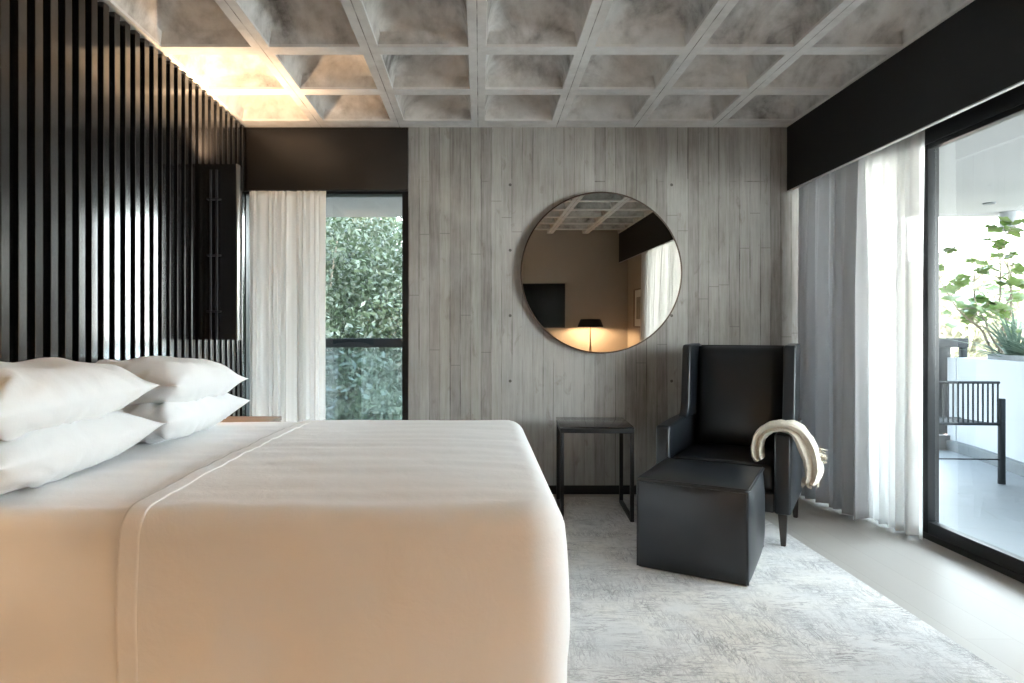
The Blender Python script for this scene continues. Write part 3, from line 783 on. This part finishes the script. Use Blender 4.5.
lamp('desk_light', 'POINT', (0, 0, .515), 36, parent=dl, size=.04)
tag(box('card_box', (1.50, 1.555, YR + .2, YR + .24, .731, .84), M_paper, None, .002), 'small white box standing on the desk, seen in the mirror', 'box')
tag(box('card_holder', (1.60, 1.70, YR + .19, YR + .26, .731, .80), M_walnut, None, .002), 'small brown holder on the desk beside the white box, seen in the mirror', 'holder')
pf = thing('picture_frame', (2.448, -.34, 1.50), 'framed picture on the right wall stub, seen in the mirror', 'picture')
bm = bmesh.new()
for a in ((-.27, -.25, -.30, .30), (.25, .27, -.30, .30)): bx(bm, -.022, -.001, a[0], a[1], a[2], a[3], .002)
for a in ((-.25, .25, -.30, -.28), (-.25, .25, .28, .30)): bx(bm, -.022, -.001, a[0], a[1], a[2], a[3], .002)
obj('frame', bm, M_walnut, pf); box('mount', (-.008, -.002, -.25, .25, -.28, .28), M_paper, pf)
box('print', (-.011, -.009, -.13, .13, -.17, .17), simple('print_tone', (.32, .29, .25), .8, nscale=14, namt=.5), pf)
fl = thing('added_floor_lamp', (-.85, YR + .32, 0), 'unseen black floor lamp added behind the camera for warm fill light', 'lamp')  # unseen lamp added as low warm fill for the bed's near side
bm = bmesh.new(); lathe(bm, [(0, .001), (.15, .001), (.15, .02), (.012, .03), (.010, 1.0), (0, 1.0)], 28); obj('base', bm, M_black, fl)
bm = bmesh.new(); lathe(bm, [(.26, .93), (.22, 1.15), (.215, 1.15), (.255, .93), (.26, .93)], 36); obj('lamp_shade', bm, cloth('lamp_cloth', (.85, .75, .6), .6), fl)
lamp('added_floor_fill', 'POINT', (0, 0, 1.04), 20, parent=fl, size=.08)
# ceiling downlights added out of view for warm fill light
for i, (x, y) in enumerate(((-.9, .35), (.45, .35))):
    s_ = thing('added_ceiling_spot', (x, y, ZR - .001), ['unseen ceiling spotlight added above the near side of the bed', 'unseen ceiling spotlight added above the rug near the bed foot'][i], 'spotlight', group='ceiling spotlights added out of view for warm fill')
    s_.location.x = [-.015 - .586 * 2, -.015 + .586][i]; 
    bm = bmesh.new(); lathe(bm, [(.045, 0), (.045, -.09), (.038, -.09), (.036, -.03), (0, -.03)], 24); obj('can', bm, M_black, s_)
    bm = bmesh.new(); lathe(bm, [(0, -.032), (.034, -.032), (.034, -.031), (0, -.031)], 24); obj('lens', bm, emit('added_spot_lens', (1, .75, .45), 8), s_)
    lamp('added_spot_fill', 'SPOT', (0, 0, -.095), 7, rot=(R(0), 0, 0), parent=s_, size=.05, angle=R(120))

# ------------------------------------------------------------------ balcony
struct(box('floor_balcony', (-7, 8.0, 4.95, 7.1, -.16, -.03), M_tile), 'blue grey tiled balcony floor', 'floor')
struct(box('floor_balcony_side', (2.86, 8.0, -3, 4.9499, -.16, -.03), M_tile), 'blue grey tiled balcony floor beyond the sliding door', 'floor')
struct(box('ceiling_balcony', (-7, 6.3, 4.95, 7.0, 2.50, 2.72), M_soffit), 'pale rendered balcony soffit beyond the back wall', 'ceiling')
struct(box('ceiling_balcony_side', (2.86, 4.95, -3, 4.9499, 2.50, 2.72), M_soffit), 'pale rendered balcony soffit beyond the sliding door', 'ceiling')
# curb
bm = bmesh.new(); bx(bm, -7, 5.0, 6.70, 7.0, -.03, .12)
pp = [(5.02, 6.72), (4.96, 6.3), (4.86, 5.9), (4.72, 5.4), (4.55, 4.7), (4.42, 3.8), (4.36, 2.6), (4.36, 0.5), (4.36, -2.5)]
def ribbon(bm, line, off0, off1, z0, z1):
    L_ = []
    for i, p in enumerate(line):
        a = Vector(line[max(i - 1, 0)]); c = Vector(line[min(i + 1, len(line) - 1)]); d_ = (c - a).normalized(); n_ = Vector((-d_.y, d_.x)); p = Vector(p)
        L_.append((p + n_ * off0, p + n_ * off1))
    rings = [[bm.verts.new((*q, z)) for q, z in ((a, z0), (b, z0), (b, z1), (a, z1))] for a, b in L_]
    for r0, r1 in zip(rings, rings[1:]):
        for k in range(4): bm.faces.new((r0[k], r0[(k + 1) % 4], r1[(k + 1) % 4], r1[k]))
    bm.faces.new(rings[0]); bm.faces.new(rings[-1][::-1])
ribbon(bm, pp, -.06, .0, -.03, .075)
struct(obj('trim_4', bm, M_curb, sm=None), 'dark stone curb along the balcony edge', 'trim')
pl = thing('planter_wall', (4.7, 5.5, 0), 'curved white rendered planter wall edging the balcony', 'planter')
bm = bmesh.new(); ribbon(bm, [(x - 4.7, y - 5.5) for x, y in pp], .0, .12, -.03, .95); ribbon(bm, [(x - 4.7, y - 5.5) for x, y in pp], .75, .87, -.03, .95)
bx(bm, .30, 1.2, 1.12, 1.24, -.03, .95)
obj('planter_shell', bm, M_white, pl, sm=None)
bm = bmesh.new(); ribbon(bm, [(x - 4.7, y - 5.5) for x, y in pp], .12, .75, .3, .90); obj('soil', bm, M_soil, pl, sm=None)
bm = bmesh.new(); ribbon(bm, [(x - 4.7, y - 5.5) for x, y in pp[1:]], .10, .16, .93, 1.0); obj('dark_lip', bm, M_curb, pl, sm=None)
# railing
def railing(x0, x1, y, label):
    r_ = thing('balcony_railing', ((x0 + x1) / 2, y, -.03), label, 'railing')
    h = (x1 - x0) / 2
    box('top_rail', (-h, h, -.03, .03, 1.085, 1.185), M_benchm, r_, .004)
    n_ = max(1, int(round((x1 - x0) / 1.9)))
    for i in range(n_ + 1):
        x = -h + .04 + (2 * h - .08) * i / n_
        box('post', (x - .03, x + .03, -.025, .025, .152, 1.085), M_benchm, r_, .003)
    return r_, h
r1, h1 = railing(-4.04, 1.96, 6.86, 'dark balcony railing with glass panels outside the left window')
box('glass_panel', (-h1, h1, .035, .045, .2, 1.08), M_bal, r1)
r2, h2 = railing(3.9, 5.30, 6.86, 'short dark railing beside the planter seen through the sliding door')
r2.children[2].scale.x = 1.0
box('end_post', (h2 - .36, h2 - .22, -.06, .05, .15, 1.085), M_benchm, r2, .003)
# downlight and hanging pot on the balcony soffit
sd = thing('soffit_spotlight', (5.05, 6.25, 2.499), 'small dark recessed spotlight in the balcony soffit', 'spotlight')
bm = bmesh.new(); lathe(bm, [(0, -.012), (.05, -.012), (.055, 0), (0, 0)], 20); obj('fitting', bm, M_curb, sd)
cy_ = thing('soffit_lamp', (5.65, 6.72, 2.30), 'pale cylindrical lamp under the edge of the balcony soffit', 'lamp')
bm = bmesh.new(); lathe(bm, [(0, 0), (.09, 0), (.09, .198), (0, .198)], 24); obj('cylinder_body', bm, M_white, cy_)

# bench
bn = thing('garden_bench', (3.62, 5.2, -.03), 'dark metal bench with vertical slats on the balcony', 'bench', R(-3))
hwn = .64
bm = bmesh.new(); tube(bm, [(-hwn, 0, .83), (hwn, 0, .83)], .011, 8); obj('top_rail', bm, M_benchm, bn)
bm = bmesh.new(); tube(bm, [(-hwn, .0, .49), (hwn, .0, .49)], .013, 8); tube(bm, [(-hwn, .45, .475), (hwn, .45, .475)], .013, 8); obj('seat_rail', bm, M_benchm, bn)
bm = bmesh.new()
for i in range(33):
    x = -hwn + .012 + (2 * hwn - .024) * i / 32
    tube(bm, [(x, 0, .83), (x, 0.0, .50), (x, .02, .485), (x, .45, .475)], .0068, 6)
obj('slats', bm, M_benchm, bn)
for sx in (-1, 1):
    for yy, top, xl in ((0, .70, hwn + .018), (.45, .47, .19)):
        bm = bmesh.new(); bx(bm, sx * xl - .02, sx * xl + .02, yy - .02, yy + .02, 0.02, top, .006); lg = obj('leg', bm, M_benchm, bn)
        bm = bmesh.new(); tube(bm, [(sx * xl, yy, 0), (sx * xl, yy, .035)], .027, 12); obj('foot', bm, M_benchm, lg)
bm = bmesh.new(); tube(bm, [(-hwn, .0, .20), (hwn, .0, .20)], .006, 6); obj('stretcher', bm, M_benchm, bn)

# planter plants
def agave(loc, n, Ln, label, seed):
    rg = random.Random(seed); V = []; Fc = []
    for i in range(n):
        a = rg.uniform(0, 6.28); el = rg.uniform(.5, 1.45); L_ = Ln * rg.uniform(.6, 1.1); w_ = rg.uniform(.010, .018)
        d_ = Vector((math.cos(a), math.sin(a), 0)); s_ = Vector((-math.sin(a), math.cos(a), 0)); b0 = len(V); p = Vector((0, 0, 0)) + d_ * .02; e = el; m = 7
        for k in range(m + 1):
            ww = w_ * (1 - (k / m) ** 2) + .001; V.append(p - s_ * ww); V.append(p + Vector((0, 0, -ww * .5))); V.append(p + s_ * ww)
            p = p + (d_ * math.cos(e) + Vector((0, 0, math.sin(e)))) * (L_ / m); e -= rg.uniform(.05, .17)
        for k in range(m):
            q = b0 + k * 3; Fc += [(q, q + 1, q + 4, q + 3), (q + 1, q + 2, q + 5, q + 4)]
    o = raw('spiky_plant', V, Fc, M_agave, sm=True); o.location = loc; tag(o, label, 'plant', 'spiky plants in the planter wall'); return o
agave((5.20, 6.12, .90), 70, .62, 'spiky grey green plant in the planter near the railing', 1)
agave((5.16, 5.72, .90), 80, .60, 'spiky grey green plant in the planter at the right picture edge', 2)
agave((5.05, 4.75, .90), 70, .6, 'spiky grey green plant in the planter nearest the door', 3)
def leafV(V, Fc, p, n, s, rg, lobes=True):
    n = n.normalized(); a = n.cross(Vector((rg.uniform(-1, 1), rg.uniform(-1, 1), .3))).normalized(); b_ = n.cross(a); b0 = len(V); m = 10
    V.append(p)
    for k in range(m):
        an = 2 * math.pi * k / m; r_ = s * (1 + (.22 * math.cos(5 * an) if lobes else 0)); V.append(p + a * math.cos(an) * r_ + b_ * math.sin(an) * r_ + n * (.15 * s * math.cos(2 * an)))
    for k in range(m): Fc.append((b0, b0 + 1 + k, b0 + 1 + (k + 1) % m))
def shrub(loc, stems, label, seed, ls=.075):
    rg = random.Random(seed); t = thing('leafy_shrub', loc, label, 'shrub', group='shrubs growing in the planter wall')
    bm = bmesh.new(); V = []; Fc = []
    for tgt in stems:
        pts = [Vector((0, 0, 0))]; tg = Vector(tgt); m = 7
        for k in range(1, m + 1): q = tg * (k / m) + Vector((rg.uniform(-.03, .03), rg.uniform(-.03, .03), .05 * math.sin(k))); pts.append(q)
        tube(bm, pts, [.014 - .0015 * k for k in range(m + 1)], 6)
        for k in range(3, m + 1):
            for _ in range(2 if k < m else 3):
                dv = Vector((rg.uniform(-1, 1), rg.uniform(-1, 1), rg.uniform(-.2, .9))).normalized() * rg.uniform(.08, .24)
                e = pts[k] + dv; tube(bm, [pts[k], pts[k] + dv * .5 + Vector((0, 0, .01)), e], [.006, .004, .003], 5)
                for _ in range(rg.choice((1, 2, 3, 4))):
                    leafV(V, Fc, e + Vector([rg.uniform(-.07, .07) for _ in range(3)]), Vector((rg.uniform(-.6, .6), rg.uniform(-.9, .2), 1)), ls * rg.uniform(.5, 1.15), rg)
    obj('stems', bm, M_bark, t); raw('foliage', V, Fc, M_leafs, t, sm=True)
    return t
shrub((5.26, 6.38, .90), [(-.62, .1, 1.02), (.05, 0, 1.28), (.28, .1, 1.3), (.12, 0, .95), (-.25, 0, .8)], 'tall leafy shrub with thin stems in the planter near the railing', 11)
shrub((5.42, 5.4, .90), [(.05, .1, 1.35), (.3, 0, 1.1), (-.05, -.1, .85)], 'leafy shrub in the planter at the right picture edge', 14)

# ------------------------------------------------------------------ trees and land beyond
def tree(name, loc, blobs, n, ls, mat, label, group, trunk_h, seed, cat='tree'):
    t = thing(name, loc, label, cat, group=group); rng = np.random.default_rng(seed)
    P = []
    wts = np.array([b_[3] ** 2 for b_ in blobs]); wts = wts / wts.sum()
    for (x, y, z, r), w_ in zip(blobs, wts):
        k = int(n * w_); d_ = rng.normal(size=(k, 3)); d_ /= np.linalg.norm(d_, axis=1)[:, None]
        rr = r * (rng.random(k) ** .33)[:, None] * (1 + .18 * np.sin(d_[:, :1] * 7 + seed) * np.cos(d_[:, 2:] * 6))
        P.append(d_ * rr * np.array([1, 1, .85]) + np.array([x, y, z]))
    P = np.concatenate(P); k = len(P)
    a = rng.normal(size=(k, 3)); a /= np.linalg.norm(a, axis=1)[:, None]; c = rng.normal(size=(k, 3)); c = np.cross(a, c); c /= np.linalg.norm(c, axis=1)[:, None]
    s = ls * (.5 + rng.random((k, 1)))
    V = np.stack([P - a * s, P + c * s * .42, P + a * s, P - c * s * .42], 1).reshape(-1, 3)
    me = bpy.data.meshes.new('foliage'); me.vertices.add(4 * k); me.vertices.foreach_set('co', V.ravel())
    me.loops.add(4 * k); me.loops.foreach_set('vertex_index', np.arange(4 * k)); me.polygons.add(k); me.polygons.foreach_set('loop_start', np.arange(0, 4 * k, 4)); me.polygons.foreach_set('loop_total', np.full(k, 4)); me.update(calc_edges=True)
    link('foliage', me, mat, t)
    bm = bmesh.new(); top = min(b_[2] for b_ in blobs)
    tube(bm, [(0, 0, 0), (.1, .05, top * .5), (0, 0, top)], [.03 * trunk_h + .05, .025 * trunk_h + .04, .03], 8)
    for b_ in blobs: tube(bm, [(0, 0, top * .7), (b_[0] * .5, b_[1] * .5, (top * .7 + b_[2]) / 2), (b_[0], b_[1], b_[2])], [.05, .035, .015], 6)
    obj('trunk', bm, M_bark, t); return t
ZG = -7.0
gt = raw('ground', [(-60, 7.5, ZG), (120, 7.5, ZG), (120, 160, ZG), (-60, 160, ZG)], [(0, 1, 2, 3)], M_ground); struct(gt, 'dry land below the building', 'ground')
nb = 'trees outside the left window'
def crown(r, k, seed, flat=.8, base=0):
    rg = random.Random(seed); return [(rg.uniform(-r, r) * .75, rg.uniform(-r, r) * .5, base + rg.uniform(-r, r) * flat, r * rg.uniform(.38, .6)) for _ in range(k)]
tree('broadleaf_tree', (-3.3, 10.2, ZG), crown(2.6, 16, 1, 1.1, 7.3), 90000, .05, M_leafd, 'dense dark green tree filling the left window', nb, 7, 1)
tree('broadleaf_tree', (-.9, 11.6, ZG), crown(2.4, 14, 2, 1.2, 7.2), 80000, .05, M_leafd, 'dark green tree at the right side of the left window view', nb, 7, 2)
tree('broadleaf_tree', (-4.3, 15.5, ZG), crown(3.6, 18, 3, .9, 8.0), 60000, .09, M_leafd, 'farther green tree behind the two trees outside the window', nb, 8, 3)
rg = random.Random(31); k = 0
spots = [(17, 26, 2.2), (22, 30, 3.4), (25, 25, 2.6), (27, 38, 5.0), (34, 42, 5.2), (20, 21.5, 1.4), (31, 33, 4.0), (40, 50, 6.5), (46, 47, 6.5), (35, 28, 3.0), (52, 60, 8.5), (42, 62, 7.8)]
words_ = ['pale olive tree low behind the railing', 'pale hazy tree above the railing', 'sunlit tree left of the shrub stems', 'broad pale tree further down the valley', 'washed out tree behind the shrub', 'low olive bush tree just past the railing', 'pale tree between the bench and the sky', 'distant tree near the skyline', 'distant pale tree at the right edge', 'rounded sunlit tree behind the agave', 'farthest hazy tree on the skyline', 'far hazy tree left on the skyline']
for i, (x, y, h) in enumerate(spots):
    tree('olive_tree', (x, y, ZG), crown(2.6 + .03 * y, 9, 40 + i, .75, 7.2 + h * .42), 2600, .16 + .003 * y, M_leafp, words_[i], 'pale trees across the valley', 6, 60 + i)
for i, (x, y, w_, h_, m_) in enumerate(((24, 34, 4.5, 6.2, M_pink), (33, 52, 7, 8.6, M_white), (15.8, 24.0, 1.6, 5.6, M_pink))):
    t = thing('distant_house', (x, y, ZG), ['pink rendered house among the pale trees', 'white house further back among the pale trees', 'small pink house low behind the railing'][i], 'house')
    box('walls', (-w_ / 2, w_ / 2, -2, 2, 0, h_), m_, t); box('roof', (-w_ / 2 - .3, w_ / 2 + .3, -2.3, 2.3, h_, h_ + .3), M_pink, t)
    for q in range(3):
        xx = -w_ / 3 + q * w_ / 3; box('window', (xx - .4, xx + .4, -2.03, -2.0, h_ - 2.2, h_ - .9), M_curb, t)
